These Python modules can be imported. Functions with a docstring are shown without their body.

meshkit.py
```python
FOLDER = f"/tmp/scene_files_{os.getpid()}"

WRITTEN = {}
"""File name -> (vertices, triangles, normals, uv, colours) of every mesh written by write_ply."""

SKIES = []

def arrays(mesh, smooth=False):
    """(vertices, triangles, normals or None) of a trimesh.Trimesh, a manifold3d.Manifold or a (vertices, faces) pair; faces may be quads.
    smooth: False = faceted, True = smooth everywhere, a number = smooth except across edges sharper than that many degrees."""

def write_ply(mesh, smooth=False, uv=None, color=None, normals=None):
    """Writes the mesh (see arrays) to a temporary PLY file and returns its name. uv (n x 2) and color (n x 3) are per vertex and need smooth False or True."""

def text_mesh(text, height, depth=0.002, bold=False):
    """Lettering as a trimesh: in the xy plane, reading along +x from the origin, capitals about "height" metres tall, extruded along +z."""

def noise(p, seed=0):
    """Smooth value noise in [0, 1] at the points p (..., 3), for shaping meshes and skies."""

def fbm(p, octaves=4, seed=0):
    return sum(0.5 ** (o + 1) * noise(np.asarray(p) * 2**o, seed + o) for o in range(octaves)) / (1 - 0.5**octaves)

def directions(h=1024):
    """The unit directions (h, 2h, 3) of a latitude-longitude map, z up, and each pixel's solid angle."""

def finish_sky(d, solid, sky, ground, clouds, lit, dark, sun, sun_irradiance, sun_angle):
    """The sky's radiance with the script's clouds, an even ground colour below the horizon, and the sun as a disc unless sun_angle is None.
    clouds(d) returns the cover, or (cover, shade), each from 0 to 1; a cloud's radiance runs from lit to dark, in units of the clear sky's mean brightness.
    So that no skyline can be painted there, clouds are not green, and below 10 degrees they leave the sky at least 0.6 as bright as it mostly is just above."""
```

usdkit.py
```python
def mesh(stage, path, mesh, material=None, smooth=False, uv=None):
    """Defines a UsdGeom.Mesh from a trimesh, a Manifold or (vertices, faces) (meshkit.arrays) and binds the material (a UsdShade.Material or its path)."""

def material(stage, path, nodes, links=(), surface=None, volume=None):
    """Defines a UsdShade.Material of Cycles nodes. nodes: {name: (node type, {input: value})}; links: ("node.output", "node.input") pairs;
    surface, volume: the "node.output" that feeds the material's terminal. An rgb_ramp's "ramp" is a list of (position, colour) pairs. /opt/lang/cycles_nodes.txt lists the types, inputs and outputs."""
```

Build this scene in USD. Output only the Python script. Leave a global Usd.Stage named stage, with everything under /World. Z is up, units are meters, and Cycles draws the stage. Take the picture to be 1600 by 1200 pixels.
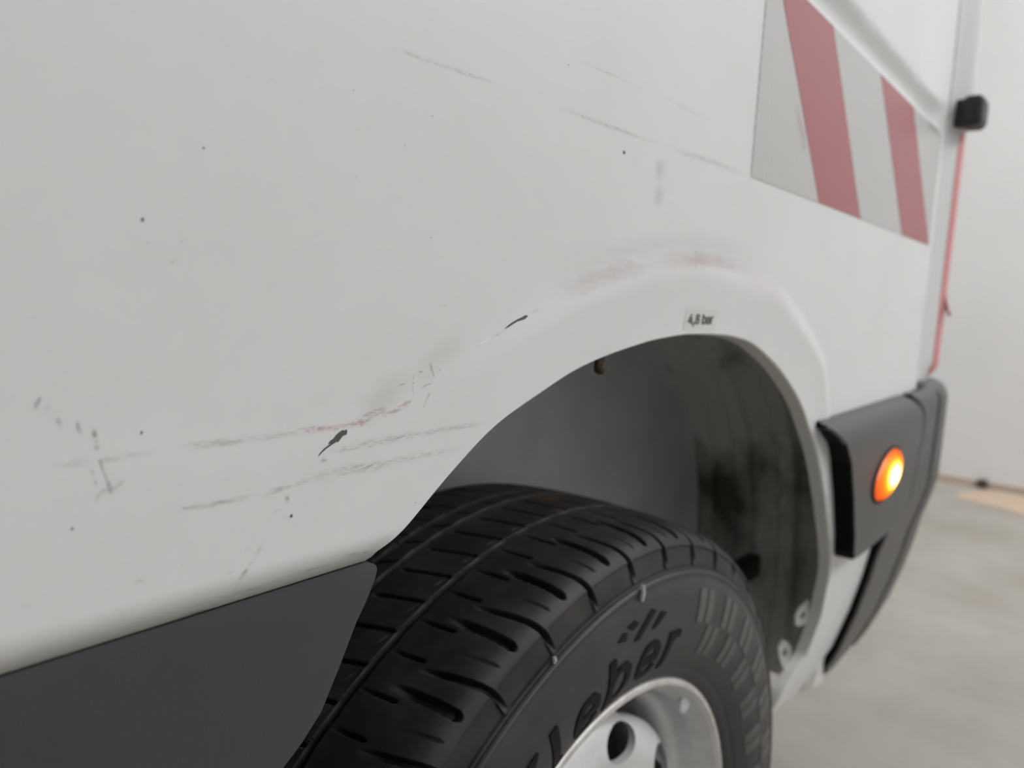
import math, random
import numpy as np, trimesh, shapely
from shapely.geometry import Polygon, Point
from shapely import ops
from scipy.spatial import Delaunay, cKDTree
from pxr import Usd, UsdGeom, UsdLux, UsdShade, Gf, Sdf, Vt
import usdkit, meshkit

random.seed(7)
rng = np.random.default_rng(7)
stage = Usd.Stage.CreateInMemory()
UsdGeom.SetStageUpAxis(stage, UsdGeom.Tokens.z)
UsdGeom.SetStageMetersPerUnit(stage, 1.0)
UsdGeom.Xform.Define(stage, '/World')
UsdGeom.Scope.Define(stage, '/World/Looks')

# ------------------------------------------------------------------ camera
# The van's side runs along +x (to the rear), the camera stands on its -y side.
EYE = np.array([0.0, 0.0, 0.876])
FOC = 1155.0                                   # focal length in pixels of the 1600 px wide picture
def _orient(roll=math.radians(2.8), vp=(1762.0, 504.0)):
    X = np.array([vp[0] - 800, vp[1] - 600, FOC]); X /= np.linalg.norm(X)
    D = np.cross(X, [math.cos(roll), math.sin(roll), 0]); D /= np.linalg.norm(D)
    if D[1] < 0: D = -D
    return np.array([X, np.cross(-D, X), -D])  # world = ROT @ (right, down, forward)
ROT = _orient()
cam = UsdGeom.Camera.Define(stage, '/World/camera')
r_, d_, f_ = ROT[:, 0], ROT[:, 1], ROT[:, 2]
M4 = Gf.Matrix4d(*[float(v) for row in ((*r_, 0), (*-d_, 0), (*-f_, 0), (*EYE, 1)) for v in row])
cam.AddTransformOp().Set(M4)
cam.CreateHorizontalApertureAttr(36.0); cam.CreateVerticalApertureAttr(27.0)
cam.CreateFocalLengthAttr(36.0 * FOC / 1600)
cam.CreateClippingRangeAttr(Gf.Vec2f(0.01, 100))
cam.CreateFStopAttr(6.8); cam.CreateFocusDistanceAttr(0.345)
cam.CreateExposureAttr(0.0)

# ------------------------------------------------------------------ lights of the hall: rows of ceiling panels
def rect(name, x, y, z, w, h, power, color=(0.97, 1.0, 1.025)):
    l = UsdLux.RectLight.Define(stage, '/World/' + name)
    l.CreateWidthAttr(w); l.CreateHeightAttr(h); l.CreateIntensityAttr(power); l.CreateColorAttr(Gf.Vec3f(*color))
    UsdGeom.Xformable(l).AddTranslateOp().Set(Gf.Vec3d(x, y, z))
LIGHT = 5.0
rect('ceiling_lamp', 2.0, -2.6, 3.38, 4.4, 1.8, LIGHT)
rect('ceiling_lamp_001', 1.0, 2.9, 3.38, 5.5, 1.2, LIGHT)
rect('ceiling_lamp_002', 3.3, -1.0, 3.38, 1.2, 3.0, LIGHT)

# ------------------------------------------------------------------ helpers
ZC = EYE[2]
def ray(p):
    p = np.atleast_2d(np.asarray(p, float))
    d = np.c_[p - [800, 600], np.full(len(p), FOC)] @ ROT.T
    return d / np.linalg.norm(d, axis=1)[:, None]
def on_plane_y(p, y):
    d = ray(p); return EYE + d * (y / d[:, 1])[:, None]
def on_surf(p, fun, it=14):
    """Points of the surface y = fun(x, z) seen at the photo's pixels p (used to measure the van)."""
    d = ray(p); y = np.full(len(d), 0.25)
    for _ in range(it):
        q = EYE + d * (y / d[:, 1])[:, None]
        y = fun(q[:, 0], q[:, 2])
    return EYE + d * (y / d[:, 1])[:, None]
def smooth(a, b, x):
    t = np.clip((x - a) / (b - a), 0, 1); return t * t * (3 - 2 * t)
def spline(pts, n=200, closed=False):
    from scipy.interpolate import PchipInterpolator, CubicSpline
    pts = np.asarray(pts, float)
    s = np.r_[0, np.cumsum(np.linalg.norm(np.diff(pts, axis=0), axis=1))]
    return PchipInterpolator(s, pts)(np.linspace(0, s[-1], n))
def resample(pts, n):
    pts = np.asarray(pts, float)
    s = np.r_[0, np.cumsum(np.linalg.norm(np.diff(pts, axis=0), axis=1))]
    u = np.linspace(0, s[-1], n)
    return np.stack([np.interp(u, s, c) for c in pts.T], 1)
used = {}
def uniq(parent, name):
    k = (parent, name); n = used.get(k, 0); used[k] = n + 1
    return f'{parent}/{name}' + (f'_{n:03d}' if n else '')
MAT = {}
def obj(name, mesh, mat, parent='/World', sm=30, label=None, category=None, group=None, kind=None):
    path = uniq(parent, name)
    m = usdkit.mesh(stage, path, mesh, MAT[mat] if mat else None, smooth=sm)
    tag(m.GetPrim(), label, category, group, kind)
    return path
def tag(prim, label=None, category=None, group=None, kind=None):
    for k, v in (('label', label), ('category', category), ('group', group), ('kind', kind)):
        if v: prim.SetCustomDataByKey(k, v)
def cat(*ms): return trimesh.util.concatenate([m if isinstance(m, trimesh.Trimesh) else trimesh.Trimesh(*m, process=False) for m in ms])
def grid(P, closed_u=False, closed_v=False, flip=False):
    """Quads between the rows of P (n x m x 3)."""
    n, m = P.shape[:2]
    i, j = np.meshgrid(np.arange(n if closed_u else n - 1), np.arange(m if closed_v else m - 1), indexing='ij')
    a = i * m + j; b = ((i + 1) % n) * m + j; c = ((i + 1) % n) * m + (j + 1) % m; d = i * m + (j + 1) % m
    q = np.stack([a, b, c, d], -1).reshape(-1, 4)
    if flip: q = q[:, ::-1]
    f = np.vstack([q[:, [0, 1, 2]], q[:, [0, 2, 3]]])
    return trimesh.Trimesh(P.reshape(-1, 3), f, process=False)
def box(x0, x1, y0, y1, z0, z1, r=0.0):
    m = trimesh.creation.box((x1 - x0, y1 - y0, z1 - z0))
    if r:
        v = np.array([[sx * ((x1 - x0) / 2 - r), sy * ((y1 - y0) / 2 - r), sz * ((z1 - z0) / 2 - r)] for sx in (-1, 1) for sy in (-1, 1) for sz in (-1, 1)])
        s = trimesh.creation.icosphere(2, r).vertices
        m = trimesh.convex.convex_hull((v[:, None] + s[None]).reshape(-1, 3))
    m.apply_translation(((x0 + x1) / 2, (y0 + y1) / 2, (z0 + z1) / 2)); return m
def sheet(poly, fun, thick, extra=None, coarse=0.03, edge=0.006, back=True, edge_y=None):
    """A sheet over the (x, z) polygon following y = fun(x, z), thick metres deep towards +y, with its edge closed."""
    ring = np.array(poly.exterior.segmentize(edge).coords)[:-1]
    if Polygon(ring).exterior.is_ccw is False: ring = ring[::-1]
    x0, z0, x1, z1 = poly.bounds
    g = np.stack(np.meshgrid(np.arange(x0, x1, coarse), np.arange(z0, z1, coarse), indexing='ij'), -1).reshape(-1, 2)
    g[:, 0] += (np.round((g[:, 1] - z0) / coarse) % 2) * coarse / 2
    if extra is not None:
        ex = extra
        dd, _ = cKDTree(ex).query(g); g = np.vstack([g[dd > coarse * 0.45], ex])
    inner = poly.buffer(-edge * 0.55)
    g = g[shapely.contains_xy(inner, g[:, 0], g[:, 1])]
    P = np.vstack([ring, g])
    T = Delaunay(P).simplices
    c = P[T].mean(1); T = T[shapely.contains_xy(poly, c[:, 0], c[:, 1])]
    a, b, cc = P[T[:, 0]], P[T[:, 1]], P[T[:, 2]]
    area = (b[:, 0] - a[:, 0]) * (cc[:, 1] - a[:, 1]) - (b[:, 1] - a[:, 1]) * (cc[:, 0] - a[:, 0])
    T = T[np.abs(area) > 1e-10]; area = area[np.abs(area) > 1e-10]
    T[area < 0] = T[area < 0][:, ::-1]                 # ccw in (x, z) faces -y
    y = fun(P[:, 0], P[:, 1]); V = np.c_[P[:, 0], y, P[:, 1]]
    n = len(ring)
    out = [trimesh.Trimesh(V, T, process=False)]
    rf, rb = V[:n], V[:n] + [0, thick, 0]
    k = np.arange(n); k2 = (k + 1) % n
    E_ = np.vstack([np.c_[k, k + n, k2 + n], np.c_[k, k2 + n, k2]])
    out.append(trimesh.Trimesh(np.vstack([rf, rb]), E_, process=False))
    if back: out.append(trimesh.Trimesh(V + [0, thick, 0], T[:, ::-1], process=False))
    return cat(*out)
def prim_float(path, name, vals):
    UsdGeom.PrimvarsAPI(stage.GetPrimAtPath(path)).CreatePrimvar(name, Sdf.ValueTypeNames.FloatArray, 'vertex').Set(Vt.FloatArray.FromNumpy(np.asarray(vals, np.float32)))
def obj_end(name, mesh, m, end_m, parent, sm=32, label=None):
    """A moulding whose forward-facing faces are split off by direction and coloured near black."""
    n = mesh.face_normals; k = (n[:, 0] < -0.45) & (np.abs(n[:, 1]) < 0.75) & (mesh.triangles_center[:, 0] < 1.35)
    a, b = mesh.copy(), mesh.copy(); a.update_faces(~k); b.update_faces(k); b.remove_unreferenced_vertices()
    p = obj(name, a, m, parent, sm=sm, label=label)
    obj('dark_end_faces', b, end_m, p, sm=False, label='forward-facing end faces, coloured near black')
    return p
def tube(path, r, n=10):
    P = np.asarray(path, float); t = np.gradient(P, axis=0); t /= np.linalg.norm(t, axis=1)[:, None]
    up = np.array([0.12, 0.3, 0.94]); a = np.cross(t, up); a /= np.linalg.norm(a, axis=1)[:, None]; b = np.cross(t, a)
    r = np.broadcast_to(r, len(P))[:, None, None]
    ang = np.linspace(0, 2 * math.pi, n, endpoint=False)
    G = P[:, None] + r * (np.cos(ang)[None, :, None] * a[:, None] + np.sin(ang)[None, :, None] * b[:, None])
    m = grid(G, closed_v=True)
    return cat(m, trimesh.convex.convex_hull(G[0] + 0) if False else m)

# ------------------------------------------------------------------ materials
def mat(name, nodes, links, surface='p.BSDF'):
    MAT[name] = usdkit.material(stage, '/World/Looks/' + name, nodes, links, surface=surface)
def plain(name, col, rough=0.5, metal=0.0, bump=0.0, bscale=900, coat=0.0, ior=1.5, dist=0.0004, **kw):
    nodes = {'p': ('principled_bsdf', {'base_color': col, 'roughness': rough, 'metallic': metal, 'coat_weight': coat, 'ior': ior, **kw})}
    links = []
    if bump:
        nodes.update({'g': ('geometry', {}), 'n': ('noise_texture', {'scale': bscale, 'detail': 3.0}), 'b': ('bump', {'strength': bump, 'distance': dist})})
        links = [('g.position', 'n.vector'), ('n.fac', 'b.height'), ('b.normal', 'p.normal')]
    mat(name, nodes, links)
def mottled(name, c1, c2, scale, rough, r2=None, detail=5.0, lo=0.35, hi=0.65, metal=0.0, bump=0.0, stretch=(1, 1, 1), dist=0.001, **kw):
    nodes = {'g': ('geometry', {}), 'm': ('mapping', {'scale': stretch}), 'n': ('noise_texture', {'scale': scale, 'detail': detail, 'roughness': 0.6}),
             'r': ('rgb_ramp', {'ramp': [(lo, c1), (hi, c2)]}), 'b': ('bump', {'strength': bump, 'distance': dist}),
             'p': ('principled_bsdf', {'roughness': rough, 'metallic': metal, **kw})}
    mat(name, nodes, [('g.position', 'm.vector'), ('m.vector', 'n.vector'), ('n.fac', 'r.fac'), ('r.color', 'p.base_color')] + ([('n.fac', 'b.height'), ('b.normal', 'p.normal')] if bump else []))
# white van paint with a faint film of dust that dulls it in patches
mat('white_paint', {'g': ('geometry', {}), 'n': ('noise_texture', {'scale': 9.0, 'detail': 6.0, 'roughness': 0.65}),
    'r': ('rgb_ramp', {'ramp': [(0.3, (0.675, 0.675, 0.665)), (0.62, (0.71, 0.712, 0.71))]}),
    'rr': ('rgb_ramp', {'ramp': [(0.3, (0.42,) * 3), (0.7, (0.30,) * 3)]}),
    'p': ('principled_bsdf', {'ior': 1.45})},
    [('g.position', 'n.vector'), ('n.fac', 'r.fac'), ('n.fac', 'rr.fac'), ('r.color', 'p.base_color'), ('rr.color', 'p.roughness')])
plain('white_flange', (0.78, 0.78, 0.75), 0.5)
plain('dull_flange', (0.42, 0.41, 0.385), 0.6)
plain('dark_plastic', (0.046, 0.044, 0.047), 0.42, bump=0.35, bscale=1500)
plain('dark_plastic_smooth', (0.05, 0.05, 0.05), 0.40, bump=0.2, bscale=900)
plain('black_gap', (0.012, 0.012, 0.012), 0.7)
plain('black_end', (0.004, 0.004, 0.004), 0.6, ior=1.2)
plain('black_rubber', (0.018, 0.018, 0.018), 0.5)
mottled('tread_rubber', (0.0055, 0.0052, 0.0052), (0.030, 0.024, 0.019), 30, 0.60, bump=0.1, lo=0.42, hi=0.72)
mottled('side_rubber', (0.022, 0.022, 0.024), (0.034, 0.034, 0.034), 25, 0.45)
plain('letter_rubber', (0.007, 0.007, 0.0075), 0.6, ior=1.25)
plain('rib_rubber', (0.085, 0.083, 0.079), 0.5)
mottled('rim_silver', (0.66, 0.66, 0.665), (0.74, 0.74, 0.745), 30, 0.36, metal=0.3)
mottled('rim_edge', (0.50, 0.47, 0.43), (0.66, 0.65, 0.63), 60, 0.4, metal=0.3)
mottled('wheelhouse_grey', (0.60, 0.63, 0.665), (0.74, 0.765, 0.795), 7, 0.55, detail=7, bump=0.15, dist=0.003)
mottled('wheelhouse_brown', (0.10, 0.085, 0.066), (0.70, 0.69, 0.66), 5, 0.7, detail=7, lo=0.36, hi=0.52, stretch=(1, 1, 0.5), bump=0.3, dist=0.004)
plain('rust', (0.06, 0.04, 0.022), 0.8)
plain('flint_primer', (0.075, 0.078, 0.075), 0.6)
plain('white_bit', (0.75, 0.75, 0.74), 0.6)
plain('print_black', (0.09, 0.09, 0.09), 0.6)
plain('label_film', (0.66, 0.645, 0.615), 0.4)
def film(name, c1, c2):
    """Retroreflective film: a fine diagonal weave under a clear face."""
    mat(name, {'g': ('geometry', {}), 'm': ('mapping', {'rotation': (0, math.radians(40), 0), 'scale': (1, 1, 1)}),
        'w': ('wave_texture', {'wave_type': 'bands', 'bands_direction': 'x', 'scale': 62.0, 'distortion': 0.0, 'detail': 0.0}),
        'n': ('noise_texture', {'scale': 30.0, 'detail': 4.0}),
        'r': ('rgb_ramp', {'ramp': [(0.0, c1), (1.0, c2)]}), 'p': ('principled_bsdf', {'roughness': 0.34, 'ior': 1.5})},
        [('g.position', 'm.vector'), ('m.vector', 'w.vector'), ('w.fac', 'r.fac'), ('r.color', 'p.base_color')])
film('film_white', (0.36, 0.355, 0.345), (0.60, 0.595, 0.585))
film('film_red', (0.32, 0.060, 0.075), (0.38, 0.075, 0.092))
plain('tape_red', (0.66, 0.24, 0.25), 0.4)
mottled('concrete', (0.255, 0.228, 0.190), (0.355, 0.327, 0.288), 2.2, 0.42, detail=8, lo=0.32, hi=0.68)
mottled('wall_paint', (0.66, 0.645, 0.635), (0.69, 0.675, 0.662), 1.5, 0.8)
plain('ceiling_paint', (0.8, 0.8, 0.79), 0.9)
mottled('skirting_wood', (0.42, 0.31, 0.23), (0.52, 0.41, 0.32), 3, 0.7)
plain('bare_patch', (0.50, 0.375, 0.275), 0.6)
def wear(name, col, scale=1100, lo=0.42, hi=0.64, stretch=(0.24, 1, 1)):
    mat(name, {'g': ('geometry', {}), 'm': ('mapping', {'scale': stretch}), 'n': ('noise_texture', {'scale': scale, 'detail': 4.0, 'roughness': 0.65}),
        'r': ('map_range', {'from_min': lo, 'from_max': hi, 'clamp': True}), 'a': ('attribute', {'attribute': 'wear'}),
        'x': ('math', {'math_type': 'multiply'}), 't': ('transparent_bsdf', {}), 'd': ('diffuse_bsdf', {'color': col}), 'mx': ('mix_closure', {})},
        [('g.position', 'm.vector'), ('m.vector', 'n.vector'), ('n.fac', 'r.value'), ('r.result', 'x.value1'), ('a.fac', 'x.value2'),
         ('x.value', 'mx.fac'), ('t.BSDF', 'mx.closure1'), ('d.BSDF', 'mx.closure2')], surface='mx.closure')
wear('scuff_pink', (0.50, 0.22, 0.21))
wear('scuff_brown', (0.29, 0.245, 0.18))
wear('scuff_grey', (0.15, 0.14, 0.13), lo=0.3, hi=0.5)
wear('scuff_blue', (0.30, 0.34, 0.45), lo=0.1, hi=0.3)
wear('mud', (0.075, 0.058, 0.042), scale=120, lo=0.3, hi=0.6)
wear('smear_brown', (0.24, 0.21, 0.17), scale=300, lo=0.2, hi=0.85, stretch=(0.12, 1, 1))
wear('smear_pink', (0.50, 0.22, 0.21), scale=300, lo=0.15, hi=0.8, stretch=(0.12, 1, 1))
wear('scuff_white', (0.9, 0.9, 0.88), lo=0.1, hi=0.3)
mat('lamp_glow', {'t': ('texture_coordinate', {}), 'd': ('vector_math', {'math_type': 'length'}),
    'm': ('mapping', {'scale': (15.0, 8.0, 29.0)}),
    'r': ('rgb_ramp', {'ramp': [(0.0, (1.0, 0.85, 0.5)), (0.34, (1.0, 0.76, 0.25)), (0.54, (1.0, 0.42, 0.01)), (0.74, (1.0, 0.17, 0.0)), (1.0, (1.0, 0.11, 0.0))]}),
    's': ('rgb_ramp', {'ramp': [(0.0, (0.6,) * 3), (0.40, (0.42,) * 3), (0.58, (0.18,) * 3), (1.0, (0.085,) * 3)]}), 'x': ('math', {'math_type': 'multiply', 'value2': 12.0}),
    'e': ('emission', {}), 'gl': ('glossy_bsdf', {'color': (0.06, 0.06, 0.06), 'roughness': 0.2}), 'add': ('add_closure', {})},
    [('t.object', 'm.vector'), ('m.vector', 'd.vector1'), ('d.value', 'r.fac'), ('d.value', 's.fac'), ('r.color', 'e.color'), ('s.color', 'x.value1'), ('x.value', 'e.strength'),
     ('e.emission', 'add.closure1'), ('gl.BSDF', 'add.closure2')], surface='add.closure')

# ------------------------------------------------------------------ the hall
XW = 4.45
def slab(name, x0, x1, y0, y1, z0, z1, m, label, category=None):
    return obj(name, box(x0, x1, y0, y1, z0, z1), m, sm=False, label=label, category=category, kind='structure')
slab('floor', -3.2, XW + 0.15, -4.7, 4.2, -0.12, 0.0, 'concrete', 'smooth beige grey concrete floor of the hall')
slab('wall_back', XW, XW + 0.15, -4.7, 4.2, 0.0, 3.4, 'wall_paint', 'plain white wall behind the rear of the van')
slab('wall_front', -3.35, -3.2, -4.7, 4.2, 0.0, 3.4, 'wall_paint', 'plain white wall ahead of the van')
slab('wall_right', -3.2, XW, 4.05, 4.2, 0.0, 3.4, 'wall_paint', 'plain white wall on the far side of the van')
slab('wall_left', -3.2, XW, -4.7, -4.55, 0.0, 3.4, 'wall_paint', 'plain white wall behind the camera')
slab('ceiling', -3.35, XW + 0.15, -4.7, 4.2, 3.4, 3.5, 'ceiling_paint', 'white ceiling of the hall')
slab('baseboard_back', XW - 0.012, XW, -4.5, 4.0, 0.0, 0.028, 'skirting_wood', 'thin tan skirting strip at the foot of the white wall')

# ------------------------------------------------------------------ the van: its side surface
Y_UP, Y_FL = 0.251, 0.2465
ZR = lambda z: z - ZC
crease_px = [(-60, 737), (60, 727), (150, 716), (300, 700), (400, 690), (500, 670), (570, 652), (640, 625), (690, 588), (745, 545), (830, 493), (900, 451), (960, 425), (1020, 409), (1080, 403),
             (1120, 408), (1159, 423), (1219, 453), (1249, 489), (1276, 534), (1291, 567)]
_c = on_plane_y(crease_px, 0.249)
_cx = spline(_c[:, [0, 2]], 300)
_cx = np.vstack([[-1.3, _cx[0, 1]], _cx, [_cx[-1, 0] + 0.05, _cx[-1, 1] - 0.08], [_cx[-1, 0] + 0.10, _cx[-1, 1] - 0.3], [_cx[-1, 0] + 0.10, -0.2]])
FL_POLY = Polygon(np.vstack([_cx, [[-1.3, -0.2]]])).buffer(0)
shapely.prepare(FL_POLY)
FL_LINE = shapely.LineString(_cx)
def flare(x, z):
    x, z = np.broadcast_arrays(np.asarray(x, float), np.asarray(z, float))
    d = shapely.distance(FL_LINE, shapely.points(x, z)) * np.where(shapely.contains_xy(FL_POLY, x, z), 1, -1)
    fade = 0.2 + 0.8 * smooth(0.20, 0.34, x)                     # the swage dies away to the front
    amp = 0.42 + 0.42 * smooth(0.60, 0.76, x)                       # the step is sharper behind the wheel
    out_ = smooth(-0.008, 0.014, d) * fade * amp * (1 - 0.8 * smooth(0.84, 0.93, x) * smooth(-0.02, -0.12, z - ZC))
    return out_ - 0.85 * smooth(0.004, 0.055, d) * smooth(0.24, 0.40, x)   # then it leans back in towards the lip
def turn_under(z):
    return np.interp(-(z - ZC), [0.28, 0.34, 0.40, 0.46, 0.52, 0.58, 0.66], [0, 0.004, 0.013, 0.026, 0.043, 0.066, 0.10])
GZ = ZC + np.array([0.270, 0.284, 0.289, 0.312])
def groove(x, z):
    t = smooth(GZ[0], GZ[1], z) * (1 - smooth(GZ[2], GZ[3], z))
    return 0.011 * t * (1 - smooth(1.24, 1.315, x))
def Y0(x, z):
    return Y_UP - (Y_UP - Y_FL) * flare(x, z) + turn_under(z) + groove(x, z) + 0.05 * np.clip(z - ZC - 0.30, 0, None) ** 2
XROLL = on_plane_y([(585, 879)], 0.2615)[0]
Z_SILL = XROLL[2]                                                # lower edge of the white panel above the front moulding
def Yb(x, z):
    d = np.clip((z - Z_SILL) / 0.020, 0, 1)
    return Y0(x, z) + np.where(x < XROLL[0] + 0.03, 0.015 * (1 - d) ** 2.2, 0)
arch_px = [(600, 865), (644, 812), (705, 738), (775, 664), (845, 613), (906, 574), (972, 546), (1037, 527), (1081, 521), (1125, 522), (1164, 530), (1204, 560), (1234, 598), (1256, 640),
           (1264, 665), (1274, 695), (1281, 725), (1287, 761), (1292, 800), (1297, 845), (1298, 885), (1291, 925), (1279, 975), (1262, 1020), (1240, 1056), (1222, 1086), (1210, 1106)]
_a = on_surf(arch_px, Y0)
ARCH = spline(_a[:, [0, 2]], 240)                                # x, z along the wheel arch's edge, front to rear
tipz = ARCH[-1, 1]
X_SEAM = 1.335
# the white side panel
PTIP = on_surf([(1218, 1104), (1250, 1078), (1284, 1050)], Y0)[:, [0, 2]]; print('tip', PTIP.round(3).tolist(), ARCH[-1])
PTIP = np.vstack([PTIP[:2], [[1.13, 0.335], [1.21, 0.385]]])
panel_poly = Polygon(np.vstack([[[-1.3, Z_SILL]], [[XROLL[0] - 0.004, Z_SILL]], ARCH, PTIP, [[X_SEAM, tipz + 0.06], [X_SEAM, ZC + 1.3], [-1.3, ZC + 1.3]]])).buffer(0)
fine = []
for off in np.arange(-0.010, 0.019, 0.003):
    pl = FL_LINE.parallel_offset(abs(off), 'right' if off > 0 else 'left') if off else FL_LINE
    for g_ in getattr(pl, 'geoms', [pl]):
        fine.append(np.array(g_.segmentize(0.008).coords)[:, :2])
for zz in np.r_[np.linspace(GZ[0] - 0.003, GZ[3] + 0.003, 16)]:
    fine.append(np.c_[np.arange(-1.29, X_SEAM, 0.02), np.full(len(np.arange(-1.29, X_SEAM, 0.02)), zz)])
for zz in Z_SILL + np.array([0.0013, 0.0026, 0.004, 0.0055, 0.007, 0.009, 0.011, 0.0135, 0.016, 0.019]):
    xs = np.arange(-1.29, XROLL[0] + 0.04, 0.008); fine.append(np.c_[xs, np.full(len(xs), zz)])
van = UsdGeom.Xform.Define(stage, '/World/van').GetPrim()
tag(van, 'white panel van with scratched rear wheel arch, dark mouldings and lit amber side lamp', 'van')
V = '/World/van'
side = obj('side_panel', sheet(panel_poly, Yb, 0.0012, np.vstack(fine), coarse=0.022, edge=0.005), 'white_paint', V, sm=28)

# the arch's return flange with two fixing tabs
edge3 = np.c_[ARCH[:, 0], Yb(ARCH[:, 0], ARCH[:, 1]), ARCH[:, 1]]
cen = np.array([0.53, ZC - 0.42])
nrm = np.gradient(ARCH, axis=0); nrm = np.c_[nrm[:, 1], -nrm[:, 0]]; nrm /= np.linalg.norm(nrm, axis=1)[:, None]   # points into the opening
if ((cen - ARCH)[120] @ nrm[120]) < 0: nrm = -nrm
def inset(dy, dn): return edge3 + np.c_[nrm[:, 0] * dn, np.full(len(nrm), dy), nrm[:, 1] * dn]
FLG = 0.0145
obj('arch_flange', grid(np.stack([inset(0.0008, 0.0), inset(0.0010, 0.0006), inset(0.0020, 0.0012), inset(FLG, 0.002), inset(FLG + 0.001, 0.0005), inset(FLG + 0.001, -0.004)])), 'white_flange', V)
def tab(i, w=0.036, h=0.030):
    o = edge3[i] + [0, FLG + 0.0006, 0]; t = np.r_[np.gradient(ARCH, axis=0)[i]]; t /= np.linalg.norm(t); n = nrm[i]
    shp = Polygon([(-w / 2, -0.006), (w / 2, -0.006), (w * 0.34, h * 0.72), (w * 0.18, h), (-w * 0.18, h), (-w * 0.36, h * 0.72)]).buffer(0.003).buffer(-0.0015)
    shp = shp.difference(Point(0, h * 0.52).buffer(0.0055))
    m = trimesh.creation.extrude_polygon(shp, 0.0025, engine='earcut'); v = m.vertices
    m.vertices = o + v[:, :1] * [t[0], 0, t[1]] + v[:, 1:2] * [n[0], 0.25, n[1]] + v[:, 2:3] * [0, 1, 0]
    return m
def near(px): return int(np.argmin(np.linalg.norm(edge3 - on_surf([px], Y0)[0], axis=1)))
for px in ((1286, 958), (1250, 1040)): obj('flange_tab', tab(near(px)), 'dull_flange', V)

# wheelhouse: a tunnel from the flange inwards, closed by an inner wall
_mo = on_plane_y([(440, 1200), (470, 1160), (500, 1112), (528, 1043), (555, 972), (570, 940), (584, 905), (588, 888)], 0.262)[:, [0, 2]]
_in = inset(FLG, -0.002)
LOW = np.vstack([[[_mo[0, 0] - 0.06, ZC - 0.42]], [[_mo[0, 0] - 0.035, ZC - 0.30]], _mo]) - [0.012, 0]
a3 = np.vstack([resample(np.c_[LOW[:, 0], np.full(len(LOW), 0.274), LOW[:, 1]], 60), _in[3:][np.linspace(0, 236, 180).astype(int)]])
tun = np.vstack([resample(spline(np.array([(-0.06, -0.60), (-0.06, -0.42), (-0.02, -0.26), (0.06, -0.12)]) + [0, ZC], 200), 61)[:-1],
                 resample(spline(np.array([(0.06, -0.12), (0.16, -0.05), (0.28, -0.012), (0.40, 0.005), (0.55, 0.012), (0.74, 0.0), (0.95, -0.05), (1.10, -0.15), (1.18, -0.29), (1.20, -0.42), (1.19, -0.60)]) + [0, ZC], 300), 180)])
def ringy(y, k): return np.c_[tun[:, 0] * k + a3[:, 0] * (1 - k), np.full(240, y), tun[:, 1] * k + a3[:, 2] * (1 - k)]
rings = [a3]
for y, k in ((0.272, 0.35), (0.282, 0.85), (0.30, 1.0)): rings.append(np.c_[ringy(y, k)[:, 0], np.maximum(a3[:, 1] + 0.004, y), ringy(y, k)[:, 2]])
ridge = np.zeros(240)
for y in np.linspace(0.315, 0.525, 60):
    q = ringy(y, 1.0); rear = smooth(0.80, 1.0, q[:, 0])
    amp = 0.012 * (np.cos((y - 0.315) / 0.21 * 2 * math.pi * 3) > 0.2) * rear
    q[:, 0] -= amp; rings.append(q)
cc = np.array([0.53, 0.0, ZC - 0.5])
for k, y in ((0.985, 0.54), (0.955, 0.548), (0.90, 0.55), (0.75, 0.551), (0.5, 0.552), (0.02, 0.552)):
    q = ringy(0.53, 1.0); q = cc + (q - cc) * [k, 0, k]; q[:, 1] = y; rings.append(q)
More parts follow.
